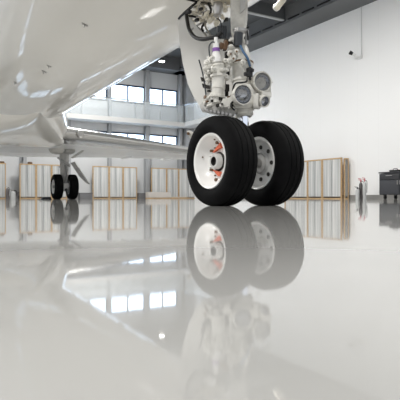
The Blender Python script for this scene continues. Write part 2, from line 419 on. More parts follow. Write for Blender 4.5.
# security camera on the right wall
P = W(-0.062, yr(362, 0)); zc = CAMZ + (HOR-56.5)/F*P.y
t = thing('security_camera', 'white security camera on a bracket high on the right wall', 'security camera', (P.x, P.y, zc), TW-0.55)
m = MB(); m.box((0, 0, 0), (0.04, 0.14, 0.14), bevel=0.01); m.tube([(0,0,0), (-0.18, 0.02, -0.02), (-0.24, 0.02, 0.04)], 0.02); m.build('bracket', M['cam_white'], t)
m = MB(); a = Vector((-0.20, 0.0, 0.04)); b2 = Vector((-0.31, 0.0, 0.10)); dd = (b2-a).normalized()
m.cyl(a, b2, 0.05, 0.055, 16); m.lathe(b2, dd, [(0, .06), (.10, .075), (.13, .075), (.13, .055), (.11, .05)], 16, 1)
m.build('camera_body', [M['cam_white'], M['dark']], t)
m = MB(); m.tube([(0, 0, 0.09), (0, 0, ZC-0.12-zc)], 0.012); o = m.build('cable_conduit', M['slab'], None, loc=W(-0.03, yr(362, 0), zc), rotz=TW); tag(o, 'thin vertical conduit running up the right wall above the security camera', 'conduit')

# ceiling lamps: fixture meshes plus real area lights
def ceiling_lamp(x, y, label, power, z=ZC-0.25):
    P = W(x, y, z)
    t = thing('ceiling_lamp', label, 'lamp', P, TW, 'round lamps under the hall ceiling')
    m = MB(); m.lathe((0,0,0.0), (0,0,1), [(0, 0.19), (0.05, 0.19), (0.16, 0.11), (0.3, 0.07)], 24); m.build('lamp_housing', M['beam_dark'], t)
    m = MB(); m.lathe((0,0,-0.02), (0,0,1), [(0, 0.14), (0.025, 0.15)], 24); m.build('diffuser', M['lamp_on'], t)
    m = MB(); m.cyl((0,0,0.28), (0,0,ZC+0.62-z), 0.015); m.build('hanger_rod', M['beam_dark'], t)
xx, yy = -2.95, -2.2
ceiling_lamp(xx, yy, 'lit round ceiling lamp showing below the fuselage edge', 0, ZC-0.06)
def area(x, y, z, size, power, col=(1,0.985,0.95), name='hall light', rot=None):
    l = bpy.data.lights.new(name, 'AREA'); l.shape = 'RECTANGLE'; l.size = size[0]; l.size_y = size[1]; l.energy = power; l.color = col
    o = bpy.data.objects.new(name, l); C.objects.link(o); o.location = W(x, y, z); o.rotation_euler = rot or (0, 0, TW)
    return o
for x in (-30, -19, -7):
    for y in (-5, -15, -26): area(x, y, ZC-0.1, (1.6, 1.6), 600)
# a long strip heater hanging from the roof near the fuselage edge
t = thing('tube_heater', 'short beige tube heater hanging from the roof above the nose gear lights', 'heater', at(277, 7, 14.0), TW)
m = MB(); m.cyl((0, 0.0, 0), (-0.12, -0.4, 0.05), 0.09); m.build('heater_tube', M['cream'], t)
m = MB(); m.cyl((0, -0.02, 0), (0.01, 0.05, 0), 0.10); m.build('end_collar', M['gear_white'], t)
m = MB(); m.cyl((-.05, -0.2, 0.08), (-.05, -0.2, ZC+0.62-at(277,7,14).z), 0.015); m.build('hanger_rod', M['beam_dark'], t)

# ------------------------------------------------------------------ aircraft
air = thing('airplane', 'white jet airplane parked in the hangar on its nose and main wheels', 'airplane', A0, TH)
R0, ZF = 1.45, 3.05
# fuselage: stations (y, half width, z bottom, z top)
ST = [(-2.75, .03, 2.42, 2.48), (-2.6, .28, 2.16, 2.72), (-2.3, .55, 1.95, 2.98), (-1.8, .82, 1.78, 3.25), (-1.2, 1.06, 1.66, 3.55), (-0.5, 1.27, 1.59, 3.95),
      (0.2, 1.40, 1.56, 4.35), (0.7, 1.46, 1.552, 4.46), (1.0, 1.485, 1.55, 4.51), (1.35, 1.5, 1.55, 4.55), (2.5, 1.5, 1.55, 4.55), (5, 1.5, 1.55, 4.55), (8, 1.5, 1.55, 4.55), (12, 1.5, 1.55, 4.55),
      (16.5, 1.5, 1.55, 4.55), (19, 1.36, 1.85, 4.55), (21.5, 1.0, 2.5, 4.5), (23.5, .5, 3.3, 4.3), (24.0, .1, 3.7, 4.0)]
SEG = 96
BAY_Y0, BAY_Y1, BAY_W = -0.5, 0.7, 0.36
m = MB(); rings = []
# resample stations finely with linear pieces smoothed
def interp(y):
    for a, b in zip(ST, ST[1:]):
        if a[0] <= y <= b[0]:
            f = (y-a[0])/(b[0]-a[0]); return [a[i]+(b[i]-a[i])*f for i in range(4)]
for stn in ST:
    y, hw, zb, zt = stn
    zc = (zb+zt)/2; hz = (zt-zb)/2*0.965; hw *= 0.965
    rings.append([m.bm.verts.new((hw*math.sin(2*PI*k/SEG), y, zc - hz*math.cos(2*PI*k/SEG))) for k in range(SEG)])
m.skin(rings, 0)
kill = [f for f in m.bm.faces if len(f.verts) == 4 and BAY_Y0-0.01 <= f.calc_center_median().y <= BAY_Y1 and abs(f.calc_center_median().x) < BAY_W and f.calc_center_median().z < 2.0]
bmesh.ops.delete(m.bm, geom=kill, context='FACES')
fus = m.build('fuselage', M['paint'], air, auto=False)
# gear bay liner
m = MB(); x0 = 0.40; z1 = 2.18
for s in (-1, 1): m.box((s*x0, (BAY_Y0+BAY_Y1)/2, 1.91), (0.02, BAY_Y1-BAY_Y0+0.1, 0.54))
m.box((0, BAY_Y0-0.04, 1.91), (0.84, 0.02, 0.54)); m.box((0, BAY_Y1+0.04, 1.91), (0.84, 0.02, 0.54)); m.box((0, (BAY_Y0+BAY_Y1)/2, z1), (0.86, BAY_Y1-BAY_Y0+0.1, 0.02))
for k in range(3): m.box((0, BAY_Y0+0.2+k*0.42, 2.08), (0.8, 0.03, 0.12))
m.build('gear_bay_liner', M['cream'], fus)
# small marks on the belly: drain masts and a static port plate
for (px, py, Y) in ((49, 66, 6.6), (44, 71.5, 7.0), (85, 24.5, 4.75), (15.5, 82.5, 8.0)):
    r_ = Vector(((px-200)/F, 1, (HOR-py)/F)); best = None
    # walk down the sight line to the skin
    yy = 3.0; hit = None
    while yy < 14:
        p = RA @ (Vector((r_.x*yy, yy, CAMZ + r_.z*yy)) - A0)
        if (p.x/R0)**2 + ((p.z-ZF)/R0)**2 < 1 and p.y > 0.9: hit = p; break
        yy += 0.01
    if hit:
        nrm = Vector((hit.x, 0, hit.z-ZF)).normalized()
        m = MB(); m.box(hit+nrm*0.004, (0.025, 0.06, 0.008), rot=nrm.to_track_quat('Z', 'Y').to_matrix()); m.cyl(hit, hit+nrm*0.035, 0.008, 0.005, 8)
        m.build('drain_mast', M['steel'], fus)

# belly fairing
FS = [(6.3, 0.05, 1.66, 0.0), (6.7, 0.22, 1.61, 0), (7.2, 0.42, 1.565, 0), (7.8, 0.65, 1.515, 0.05), (8.4, 0.86, 1.475, 0.15), (9.0, 1.04, 1.445, .28), (9.5, 1.18, 1.425, .42), (10.0, 1.32, 1.413, .58), (10.4, 1.43, 1.407, .74), (10.7, 1.51, 1.405, .86), (11.05, 1.59, 1.405, .95), (11.35, 1.64, 1.405, 1), (11.55, 1.64, 1.425, 1), (11.68, 1.56, 1.48, 1), (11.75, 1.40, 1.56, 1), (16.0, 1.3, 1.60, 1)]
m = MB(); rings = []
for y, hw, zb, q in FS:
    ztop = 2.75; zc = (zb+ztop)/2; hz = (ztop-zb)/2; row = []
    e = 1.0 - 0.68*q
    for k in range(SEG):
        a = 2*PI*k/SEG; sx = math.sin(a); cz = -math.cos(a)
        row.append(m.bm.verts.new((hw*math.copysign(abs(sx)**e, sx), y, zc + hz*math.copysign(abs(cz)**e, cz))))
    rings.append(row)
m.skin(rings, 0); fair = m.build('belly_fairing', M['paint'], air, auto=False)

# wings: airfoil rows from root to tip
def wing(side):
    N = [(-1, 0), ]
    def section(x):
        x0_ = x; x = max(x, 1.2); f = (x-1.2)/(10.2-1.2)
        le = 10.15 + 0.71*(x-1.2); te = 16.7 + 0.12*(x-1.2) + 0.22*max(0, x-5.0)
        zb = 1.52 + 0.036*(x-1.2); th = 0.44*(1-f)+0.16*f
        return le, te-le, zb, th
    prof = [(1.0, .02), (.8, .20), (.55, .62), (.35, .92), (.2, 1.0), (.12, .97), (.05, .86), (.02, .72), (.005, .56), (0.0, .45), (.004, .33), (.015, .22), (.04, .11), (.08, .05), (.14, .015),
            (.16, .01), (.3, 0), (.5, 0), (.72, 0), (.725, .015), (.73, 0), (.9, 0), (1.0, 0)]
    xs = [0.0, 1.2, 2.0, 3.0, 4.5, 6, 7.5, 9, 10.2]
    m = MB(); rows = []
    for x in xs:
        le, c, zb, th = section(x)
        rows.append([m.bm.verts.new((side*x, le+c*p, zb+th*q)) for p, q in prof])
    m.skin(rows, 0, True, True)
    w = m.build('wing', M['wing_white'], air)
    m = MB(); rows = []
    for x in [1.22]+xs[2:-1]+[10.0]:                  # polished leading edge slat wrapped on the front
        le, c, zb, th = section(x)
        rows.append([m.bm.verts.new((side*x, le+c*p-0.012+(0.012 if p > .05 else 0), zb+th*q+(0.006 if q > .5 else -0.006))) for p, q in prof[4:16]])
    fs = []
    for A, B in zip(rows, rows[1:]):
        for k in range(len(A)-1): fs.append(m.bm.faces.new((A[k], A[k+1], B[k+1], B[k])))
    m._mi(fs, 0, True)
    m.build('leading_edge_slat', M['slat'], w, auto=False)
    for x in (3.2, 5.4, 7.6):                          # flap track fairings
        le, c, zb, th = section(x); m = MB(); y0 = le+c*0.72
        m.lathe((side*x, y0, zb-0.0), (0, 1, 0), [(0, .01), (.2, .05), (.6, .065), (1.2, .05), (c*.28+.2, .008)], 14); m.build('flap_track_fairing', M['wing_white'], w)
    le, c, zb, th = section(1.78)
    m = MB(); nrm = Vector((side*0.35, -1, -0.1)).normalized(); o = Vector((side*1.78, le-0.03, zb+th*0.42))
    m.lathe(o-nrm*0.05, nrm, [(0, .095), (.09, .095), (.095, .085), (.085, .075)], 20, 0); m.lathe(o+nrm*0.015, nrm, [(0, .078), (.022, .07), (.03, .03)], 20, 1)
    m.build('wing_root_light', [M['steel'], M['grey_gear']], w)
    return w
wr = wing(1); wl = wing(-1)

# wheels -----------------------------------------------------------------
def tire_mesh(R, w, rb, name, parent, pos, rz, grooves=3):
    h = w/2
    pr = [(-.74, rb), (-.90, rb+.05*R), (-1.0, rb+.16*R), (-1.0, rb+(R-rb)*.52), (-.93, rb+(R-rb)*.73), (-.82, rb+(R-rb)*.88), (-.68, R*.975), (-.55, R*.99)]
    mid = []
    for c in ((-.4, 0, .4) if grooves == 3 else (-.45, -.15, .15, .45)):
        Rr = R*(1-0.012*abs(c)/.5); mid += [(c-.06, Rr), (c-.04, Rr-.013*R), (c+.04, Rr-.013*R), (c+.06, Rr)]
    prof = pr + mid + [(-a, b) for a, b in pr[::-1]]
    m = MB(); m.lathe((0,0,0), (1,0,0), [(a*h, b) for a, b in prof], 72, 0, False, False)
    bmesh.ops.transform(m.bm, matrix=Matrix.Translation(pos) @ Matrix.Rotation(rz, 4, 'Z'), verts=m.bm.verts)
    for v in m.bm.verts:
        if v.co.z < 0.0: v.co.z = 0.0
    return m.build(name, M['rubber'], parent)
def rim_mesh(rb, w, parent, pos, rz, full=True):
    """outer face at -x"""
    h = w/2; m = MB()
    m.lathe((0,0,0), (1,0,0), [(-h*.78, rb*.93), (-h*.86, rb*.97), (-h*.88, rb*1.02), (-h*.78, rb*1.05), (-h*.5, rb*1.0), (h*.5, rb*1.0), (h*.78, rb*1.05), (h*.88, rb*1.02), (h*.86, rb*.97), (h*.78, rb*.93)], 56, 0, False, False)
    m.lathe((0,0,0), (1,0,0), [(-h*.78, rb*.93), (-h*.60, rb*.88), (-h*.2, rb*.74), (-h*.08, rb*.62), (-h*.06, rb*.36)], 56, 0, False, False)   # outer dish
    m.lathe((0,0,0), (1,0,0), [(h*.78, rb*.93), (h*.55, rb*.86), (h*.5, rb*.80), (h*.45, rb*.45), (h*.6, rb*.40)], 56, 2, False, False)     # inner disc
    m.lathe((0,0,0), (1,0,0), [(-h*.06, rb*.36), (-h*.14, rb*.34), (-h*.16, rb*.30)], 40, 3, False, False)                               # dark ring
    m.lathe((0,0,0), (1,0,0), [(-h*.12, rb*.30), (-h*.42, rb*.29), (-h*.52, rb*.25), (-h*.52, rb*.17)], 40, 1, False, False)    # hub
    m.lathe((0,0,0), (1,0,0), [(-h*.52, rb*.17), (-h*.3, rb*.16)], 24, 3, False, True)
    m.lathe((0,0,0), (1,0,0), [(h*.4, rb*.40), (h*.62, rb*.36), (h*.66, rb*.2)], 30, 1, False, True)
    for k in range(8):                                # lightening holes on the inner disc, tie bolts on the outer dish
        a = 2*PI*k/8
        c = Vector((h*.44, math.cos(a)*rb*.63, math.sin(a)*rb*.63)); m.lathe(c, (1,0,0), [(0, rb*.085), (h*.09, rb*.08)], 14, 3)
        a += PI/8
        c = Vector((-h*.16, math.cos(a)*rb*.56, math.sin(a)*rb*.56)); 
        if full: m.lathe(c, (1,0,0), [(-h*.03, rb*.028), (h*.1, rb*.028)], 8, 4 if k in (1, 6) else 1)
    if full:
        for pts in (((-.28,.34),(.26,.50),(.20,.68)), ((-.28,-.30),(.18,-.40),(.10,-.56))):     # red painted wedges on the dish (fractions of the rim radius)
            fr = [Vector((-h*.28, -yy_*rb, zz_*rb)) for yy_, zz_ in pts]
            m.prism(fr, (h*.20, 0, 0), 5)
        for yy_, zz_, q in ((-.02,.70,.06),(-.40,.42,.05),(-.42,-.30,.05),(-.10,-.68,.06)):
            m.lathe(Vector((-h*.28, -yy_*rb, zz_*rb)), (1,0,0), [(0, rb*q), (h*.2, rb*q)], 10, 4)
        for k in (0.25, 1.6, 2.8, 4.0): m.lathe(Vector((-h*.5, math.cos(k)*rb*.80, math.sin(k)*rb*.80)), (1,0,0), [(0, .005), (.008, .005)], 6, 4)
    bmesh.ops.transform(m.bm, matrix=Matrix.Translation(pos) @ Matrix.Rotation(rz, 4, 'Z'), verts=m.bm.verts)
    return m.build('wheel_rim', [M['rim'], M['grey_light'], M['rim_in'], M['hole'], M['rust'], M['red']], parent)

# nose gear -----------------------------------------------------------------
SA = math.radians(5.0)                               # nose wheels turned slightly
ax = Vector((math.cos(SA), math.sin(SA), 0)); fwd = Vector((math.sin(SA), -math.cos(SA), 0))
RN, WN, RB = 0.2965, 0.205, 0.175
top = L(241, 5, 3.57); top2 = L(240, 30, 3.55)
c66 = L(239.5, 65, 3.52); c46 = L(240, 44, 3.54); c84 = L(240.5, 86, 3.51); c108 = L(243.5, 108, 3.50); c117 = L(244.5, 117, 3.5)
axle = Vector((0, 0, 0.2905))
PX = 3.5/F
# strut body: cone, cylinder, flange, lower collar
m = MB()
def lath2(mb, pts, mi=0, seg=32):
    rings = []
    for i, (p, r) in enumerate(pts):
        a = pts[max(i-1, 0)][0]; b = pts[min(i+1, len(pts)-1)][0]
        rings.append(mb.ring(p, (b-a), r, seg))
    mb.skin(rings, mi)
d = (c117-c46)/73.0
def S(py): return c46 + d*(py-44)
lath2(m, [(S(40), 5*PX), (S(46), 6.5*PX), (S(49), 8*PX), (S(56), 9.6*PX), (S(63), 10.5*PX)])
lath2(m, [(S(63), 11.6*PX), (S(64.6), 12*PX), (S(66.2), 11.6*PX)])
lath2(m, [(S(66), 10.6*PX), (S(79), 10.6*PX), (S(80), 11.2*PX), (S(82), 11.2*PX), (S(83), 10*PX), (S(98), 9.6*PX), (S(107), 9.6*PX)])
strut = m.build('nose_landing_gear', M['gear_white'], air)
m = MB(); lath2(m, [(S(106), 9.4*PX), (S(108), 10.2*PX), (S(110.5), 10.2*PX), (S(112), 9*PX), (S(115), 9*PX), (S(117), 7*PX)]); m.build('lower_collar', M['gear_white'], strut)
m = MB(); lath2(m, [(S(63.2), 12.2*PX), (S(64.2), 12.4*PX), (S(65.0), 12.2*PX)]); m.build('clamp_ring', M['rust'], strut)
m = MB(); m.cyl(S(112), axle+Vector((0,0,0.03)), 4.6*PX, 4.6*PX, 24); m.build('piston', M['chrome'], strut)
T2 = 0.198
m = MB(); m.cyl(axle-ax*0.2, axle+ax*0.2, 0.032, seg=20); m.lathe(axle+Vector((0,0,-.05)), (0,0,1), [(0, .03), (.02, .05), (.08, .05), (.13, .036)], 24); m.build('axle', M['steel'], strut)
for s in (-1, 1):
    pos = axle + ax*T2*s
    tire_mesh(RN, WN, RB, 'tire', strut, pos, SA)
    rim_mesh(RB, WN, strut, pos, SA if s < 0 else SA+PI)
# torque link behind the strut (seen past the left tyre as a white lug with a bronze bolt)
m = MB(); p = L(190.5, 135, 3.75); q = S(110)+Vector((0, 0.05, 0))
m.prism([L(186.5,131,3.78), L(190,130.5,3.78), L(197,134,3.72), L(200,146,3.7), L(194,145,3.74), L(191,140.5,3.77)], Vector((.02, .03, 0)), 0)
m.cyl(L(188.3,133.6,3.80), L(188.3,133.6,3.66), 1.6*PX, mi=1)
m.cyl(L(198,140,3.72), L(244,135,3.62), 2.2*PX); m.build('tow_lug', [M['gear_white'], M['rust']], strut)
m = MB(); a = S(104)-fwd*0.07; b_ = axle+Vector((0,0,.06))-fwd*0.10; e = Vector((0,0,.46))-fwd*0.24
for s in (-1, 1):
    m.cyl(a+ax*.045*s, e+ax*.015*s, .014, .011, 10); m.cyl(b_+ax*.05*s, e+ax*.015*s, .014, .011, 10)
m.cyl(e-ax*.04, e+ax*.04, .016); m.build('torque_link', M['gear_white'], strut)
# upper leg going into the bay
m = MB()
m.prism([L(230,-62,3.6), L(247,-62,3.6), L(246.5,12,3.58), L(244.5,28,3.57), L(242,33,3.57), L(231,33,3.57), L(230.5,20,3.58)], RA @ Vector((0.02, 0.14, 0)))
m.build('upper_leg', M['gear_white'], strut)
m = MB(); m.prism([L(240.5,-10,3.565), L(246,-10,3.565), L(245,9,3.56), L(240,13,3.56)], RA @ Vector((0, 0.012, 0))); m.build('access_plate', M['grey_light'], strut)
m = MB(); lath2(m, [(L(238.5,33,3.46), 4.4*PX), (L(238.3,37,3.46), 4.6*PX), (L(237.8,46,3.46), 4.2*PX)], seg=20); m.build('canister', M['slate'], strut)
m = MB(); lath2(m, [(L(247,30,3.5), 1.7*PX), (L(246.5,44,3.5), 1.7*PX)], seg=12); lath2(m, [(L(240,29.5,3.5), 7*PX), (L(240,32.5,3.5), 7*PX)], seg=20); build_split(m, 'upper_fitting', M['steel'], strut)
# side ears and lugs round the cone
m = MB()
for (x, y, r, Y) in ((230,53,2.2,3.42),(233,58,2.6,3.40),(229,61,2.2,3.42),(247,58,2.0,3.46),(236.5,51.5,2.0,3.4),(231,47,2.1,3.45),(243,62,2.2,3.38)):
    m.lathe(L(x,y,Y), RA @ Vector((.1,-1,.1)), [(-.02, r*PX*1.2), (.01, r*PX*1.2), (.015, r*PX*.6), (.03, r*PX*.55)], 12)
m.prism([L(229,64,3.45), L(232,50,3.45), L(235,48,3.45), L(235,52,3.45), L(232.5,64,3.45)], RA @ Vector((0,.03,0)))
m.prism([L(247,62,3.45), L(249,58,3.45), L(253,66,3.45), L(252,70,3.45)], RA @ Vector((0,.03,0)))
build_split(m, 'lug', M['gear_white'], strut)
m = MB()
for (x, y) in ((233.5,58.5),(236.7,51.5),(230.7,54),(243,62)): m.cyl(L(x,y,3.37), L(x,y,3.41), 1.0*PX, seg=10)
build_split(m, 'bolt', M['rust'], strut)
# hoses
def hose(name, pts, r, mt): m = MB(); m.tube([L(*p) for p in pts], r*PX, 10); return m.build(name, M[mt], strut)
hose('blue_hose', [(240.5,46,3.42),(243.5,52,3.38),(247.5,58,3.38),(250,66,3.42)], 1.25, 'blue')
hose('black_hose', [(247.5,78,3.38),(246.5,81.5,3.36),(242,82.6,3.36),(236.5,83,3.36),(233.8,86,3.37),(232.8,91,3.4)], 0.9, 'dark')
hose('black_hose', [(234.5,110,3.38),(231.5,107,3.36),(231.0,104,3.37),(233,101.5,3.38),(235,100,3.4)], 0.9, 'dark')
hose('black_hose', [(186.5,15,3.9),(187.5,22,3.85),(189.5,30,3.78),(194.5,36.8,3.7),(202,39.3,3.62),(210,38.2,3.56),(217,36.5,3.52),(222,32,3.5)], 2.1, 'dark')
hose('wire_loop', [(221.5,28,3.5),(220.8,22,3.48),(219,19.5,3.48),(216.5,18.6,3.5)], 0.6, 'dark')
hose('wire_loop', [(219.5,45,3.45),(213,42,3.42),(209.2,46,3.42),(209.5,54,3.42),(211,60,3.44)], 0.75, 'slate')
hose('wire_loop', [(249,27,3.5),(246.5,28.5,3.5),(247.5,33,3.48),(248,40,3.46)], 0.8, 'dark')
# black clamp cluster at the right of the cylinder
m = MB()
m.box(L(249.5,72.5,3.42), (5*PX,.03,9*PX), bevel=.006); m.box(L(246.6,74,3.4), (4.4*PX,.03,3.4*PX), bevel=.005); m.box(L(251.5,70.5,3.42), (3.5*PX,.03,3*PX), bevel=.005)
m.cyl(L(250,67,3.42), L(250,80,3.42), 1.3*PX)
m.build('hose_clamp', M['dark'], strut)
# landing lights
LF = RA @ Vector((0.36, -0.93, -0.02)).normalized()    # the lamps look nearly at the viewer
def lamp(px, py, Y, r, depth, name='landing_light'):
    o = L(px, py, Y); n = LF; m = MB(); r = r*Y/F
    m.lathe(o-n*depth, n, [(0, r*.55), (depth*.35, r*.85), (depth*.6, r*.98), (depth*.8, r*.98), (depth*.82, r*1.05), (depth*.97, r*1.06), (depth*1.0, r*1.03), (depth*1.0, r*.95), (depth*.93, r*.94)], 40, 0, True, False)
    m.lathe(o, n, [(-depth*.07, r*.92), (-depth*.22, r*.86), (-depth*.4, r*.6), (-depth*.48, r*.25), (-depth*.5, r*.02)], 40, 1, False, False)
    m.lathe(o-n*depth*.45, n, [(0, r*.05), (depth*.15, r*.04)], 12, 3)
    m.lathe(o, n, [(-depth*.03, r*.95), (depth*.02, r*.6), (depth*.04, r*.02)], 40, 2, False, False)
    for k in range(4):
        a = PI/4 + k*PI/2; u = n.orthogonal().normalized(); v = n.cross(u)
        m.lathe(o-n*depth*.15+(u*math.cos(a)+v*math.sin(a))*r*1.04, n, [(0, r*.10), (depth*.18, r*.08)], 8, 0)
    return m.build(name, [M['gear_white'], M['reflector'], M['lens'], M['steel']], strut)
lamp(243.4, 94.4, 3.30, 9.9, 0.11)
lamp(263.0, 81.6, 3.42, 9.6, 0.12)
m = MB(); o = L(265.3, 101.5, 3.42); n = RA @ Vector((0.55, -0.8, -0.35)).normalized(); r = 5.4*PX
m.lathe(o-n*.10, n, [(0, r*.7), (.03, r), (.085, r), (.086, r*1.12), (.1, r*1.12), (.1, r*.9), (.095, r*.88)], 24, 0, True, False)
m.lathe(o, n, [(-.005, r*.88), (-.03, r*.6), (-.04, r*.02)], 24, 1, False, False); m.lathe(o, n, [(-.005, r*.9), (0.002, r*.5), (.004, r*.02)], 24, 2, False, False)
m.build('taxi_light', [M['gear_white'], M['reflector'], M['lens']], strut)
m = MB()
m.prism([L(252,77,3.46), L(256,72.5,3.46), L(262,71,3.47), L(269.5,76,3.48), L(271,92,3.48), L(270,97,3.47), L(258.5,108,3.46), L(251.5,108,3.45), L(251,92,3.45)], RA @ Vector((.01,.05,0)))
m.prism([L(253.5,94,3.40), L(258.5,93,3.40), L(258.3,107.5,3.40), L(253,107.5,3.40)], RA @ Vector((.0,.07,0)))
m.box(L(264.5,95,3.46), (11*PX,.06,5*PX), bevel=.006)
m.build('lamp_bracket', M['gear_white'], strut)
m = MB(); m.prism([L(232,88,3.42), L(236,84,3.42), L(250,84,3.42), L(254,90,3.42), L(254,104,3.42), L(250,108,3.42), L(236,108,3.42), L(232,102,3.42)], RA @ Vector((.0,.06,0))); m.build('lamp_mount', M['gear_white'], strut)

# side actuator stack left of the strut
m = MB(); Y = 3.44
def V(px, py, y=None): return L(px, py, y or Y)
lath2(m, [(V(216,37.5), 1.9*PX), (V(216,42.5), 2.1*PX), (V(216,43), 3.0*PX), (V(216,48), 3.3*PX), (V(216.2,54), 3.7*PX), (V(216.6,58), 5.2*PX), (V(216.8,62.5), 5.4*PX), (V(216.9,63), 4.2*PX)])
act = m.build('actuator', M['rim'], strut)
m = MB(); lath2(m, [(V(216,48.2), 3.65*PX), (V(216.1,51.8), 3.85*PX)]); m.build('purple_band', M['purple'], strut)
m = MB()
lath2(m, [(V(218,64), 5.5*PX), (V(218.2,66), 6.8*PX), (V(218.4,67), 6.0*PX), (V(218.5,74), 6.2*PX), (V(218.5,75), 8.4*PX), (V(218.6,77), 8.6*PX), (V(218.6,78), 7.0*PX), (V(218.4,87), 6.6*PX)])
lath2(m, [(V(218.3,87), 6.9*PX), (V(218.2,88.5), 6.9*PX), (V(218,89), 6.1*PX), (V(217.6,95), 5.9*PX), (V(217.5,95.5), 6.6*PX), (V(217.4,97.5), 6.4*PX), (V(217.3,98), 4.0*PX), (V(217,103), 4.0*PX)])
m.build('drag_cylinder', M['gear_white'], strut)
m = MB()
rnd = random.Random(3)
for (x, y, r, Y_) in ((208,62,2.6,3.42),(210,66,2.3,3.42),(207,68,2.6,3.44),(209.5,72,2.5,3.44),(206.5,76,2.0,3.46),(226,61,2.3,3.42),(227.5,66,2.2,3.44),(211.5,58.5,2.4,3.42),(225.5,70.5,2.1,3.42),(208,79,2.0,3.46),(226,77,2.0,3.42),(213,69,2.0,3.38),(222,69.5,1.8,3.38)):
    m.lathe(L(x,y,Y_), RA @ Vector((rnd.uniform(-.6,.6),-1,rnd.uniform(-.5,.5))), [(-.03, r*PX*.9), (0, r*PX), (.008, r*PX), (.01, r*PX*.6), (.024, r*PX*.5)], 10)
    m.box(L(x+rnd.uniform(-1,1),y+rnd.uniform(-1.5,1.5),Y_+.03), (r*2.2*PX,.04,r*1.6*PX), rot=Matrix.Rotation(rnd.uniform(-.5,.5),3,'Y'), bevel=.004)
m.prism([L(205,66,3.48), L(211,58,3.48), L(213,60,3.48), L(211,80,3.48), L(207,84,3.48), L(205,78,3.48)], RA @ Vector((0,.04,0)))
m.build('valve_block', M['gear_white'], strut)
m = MB()  # dark blocks whose colour stands in for shade in the gaps between gear parts
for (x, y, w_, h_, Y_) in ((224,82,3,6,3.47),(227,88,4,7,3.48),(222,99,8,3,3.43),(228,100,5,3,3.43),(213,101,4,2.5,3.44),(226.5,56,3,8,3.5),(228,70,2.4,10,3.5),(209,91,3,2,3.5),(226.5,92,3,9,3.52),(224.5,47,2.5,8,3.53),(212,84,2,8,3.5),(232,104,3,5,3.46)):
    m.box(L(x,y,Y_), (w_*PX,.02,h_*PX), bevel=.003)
build_split(m, 'shadow_gap_block', M['hole'], strut)
m = MB()
for (x, y, w_, h_) in ((221,46,4,6),(225.5,45,4,9),(214.5,99,2,2),(229,97.5,3,2.4),(205,97,1.6,3),(207,101.5,2.2,1.6),(232,95,1.6,1.8)):
    m.box(L(x,y,3.46), (w_*PX,.025,h_*PX), rot=Matrix.Rotation(.25,3,'Y'), bevel=.003)
build_split(m, 'bronze_fitting', M['rust'], strut)
# red-brown hose joints at mid height
m = MB(); m.tube([L(*p) for p in ((225,40,3.48),(229,41,3.46),(232,44,3.45),(230,47,3.45))], 1.7*PX, 8); m.box(L(226.5,42.5,3.48), (5*PX,.03,4*PX), bevel=.004); build_split(m, 'dark_joint', M['hole'], strut)
m = MB(); lath2(m, [(L(232,38,3.46), 2.4*PX), (L(232,44,3.46), 2.2*PX)], seg=14); lath2(m, [(L(231,39.5,3.44), 2.6*PX), (L(231.2,41,3.44), 2.6*PX)], seg=14); build_split(m, 'pale_joint', M['gear_white'], strut)
# lower arm and saw-edged plate
m = MB()
m.prism([L(221,103,3.40), L(223,98.5,3.40), L(229,97.5,3.40), L(235.5,93,3.38), L(237,99,3.38), L(228,107,3.40), L(222,107.5,3.40)], RA @ Vector((0,.04,0)))
m.prism([L(202,99,3.5), L(207,95.5,3.5), L(211,94.5,3.5), L(210,100,3.5), L(204,105,3.5)], RA @ Vector((0,.03,0)))
m.cyl(L(204,104,3.48), L(213,92,3.48), 1.3*PX)
m.cyl(L(207,106,3.47), L(222,102,3.44), 1.6*PX)
build_split(m, 'link_arm', M['gear_white'], strut)
m = MB(); m.cyl(L(217.5,105.5,3.36), L(217.5,105.5,3.42), 1.9*PX, seg=16); m.cyl(L(222,104,3.36), L(222,104,3.4), 1.0*PX, seg=12); build_split(m, 'pivot_bolt', M['hole'], strut)
m = MB()
m.prism([L(199.5,106,3.52), L(202,102,3.52), L(233,109.5,3.47), L(236,112,3.46), L(233,116.5,3.46), L(217,114,3.49), L(202,110.5,3.52)], RA @ Vector((0,.05,0)))
for k in range(8): m.cyl(L(203+k*3.9,109.6+k*.72,3.53-k*.008), L(203+k*3.9,109.6+k*.72,3.44-k*.006), 1.5*PX, seg=10, mi=1)
m.build('serrated_plate', [M['grey_light'], M['steel']], strut)

# equipment in the bay mouth
m = MB()
for k in range(26):
    x = rnd.uniform(190, 229); y = rnd.uniform(2, 24) ; Yb = 4.05 - (x-190)*0.008 + rnd.uniform(-.1,.1)
    r = rnd.uniform(1.3, 2.6)*PX*1.1
    m.lathe(L(x,y,Yb), RA @ Vector((rnd.uniform(-1,1), rnd.uniform(-1,0), rnd.uniform(-1,1))), [(-.03, r), (0, r*1.2), (.01, r*1.2), (.015, r*.7), (.04, r*.6)], 10)
build_split(m, 'bay_valve', M['cream'], fus)
m = MB()
for pts in ([(188,22,3.95),(196,15,3.95),(204,12,3.95),(212,16,3.9)], [(191,30,3.9),(200,24,3.9),(207,20,3.9),(206,8,3.9)], [(193,8,4.0),(203,4,4.0),(214,6,3.95),(226,3,3.9)], [(196,26,3.9),(204,33,3.8),(207,38,3.7)], [(204,18,3.9),(206,28,3.8),(211,36,3.7)], [(199,5,3.95),(198,15,3.95),(194,22,3.95)]):
    m.tube([L(*p) for p in pts], 1.0*PX, 8)
build_split(m, 'bay_pipe', M['steel'], fus)
m = MB()
for pts in ([(183,14,4.0),(192,6,4.0),(197,2,4.0)], [(184,17,4.0),(190,16,3.95),(196,17,3.95)], [(206,22,3.9),(202,27,3.85),(203,31,3.8)], [(208,3,3.95),(211,10,3.95),(209,16,3.9)]):
    m.tube([L(*p) for p in pts], 1.3*PX, 8)
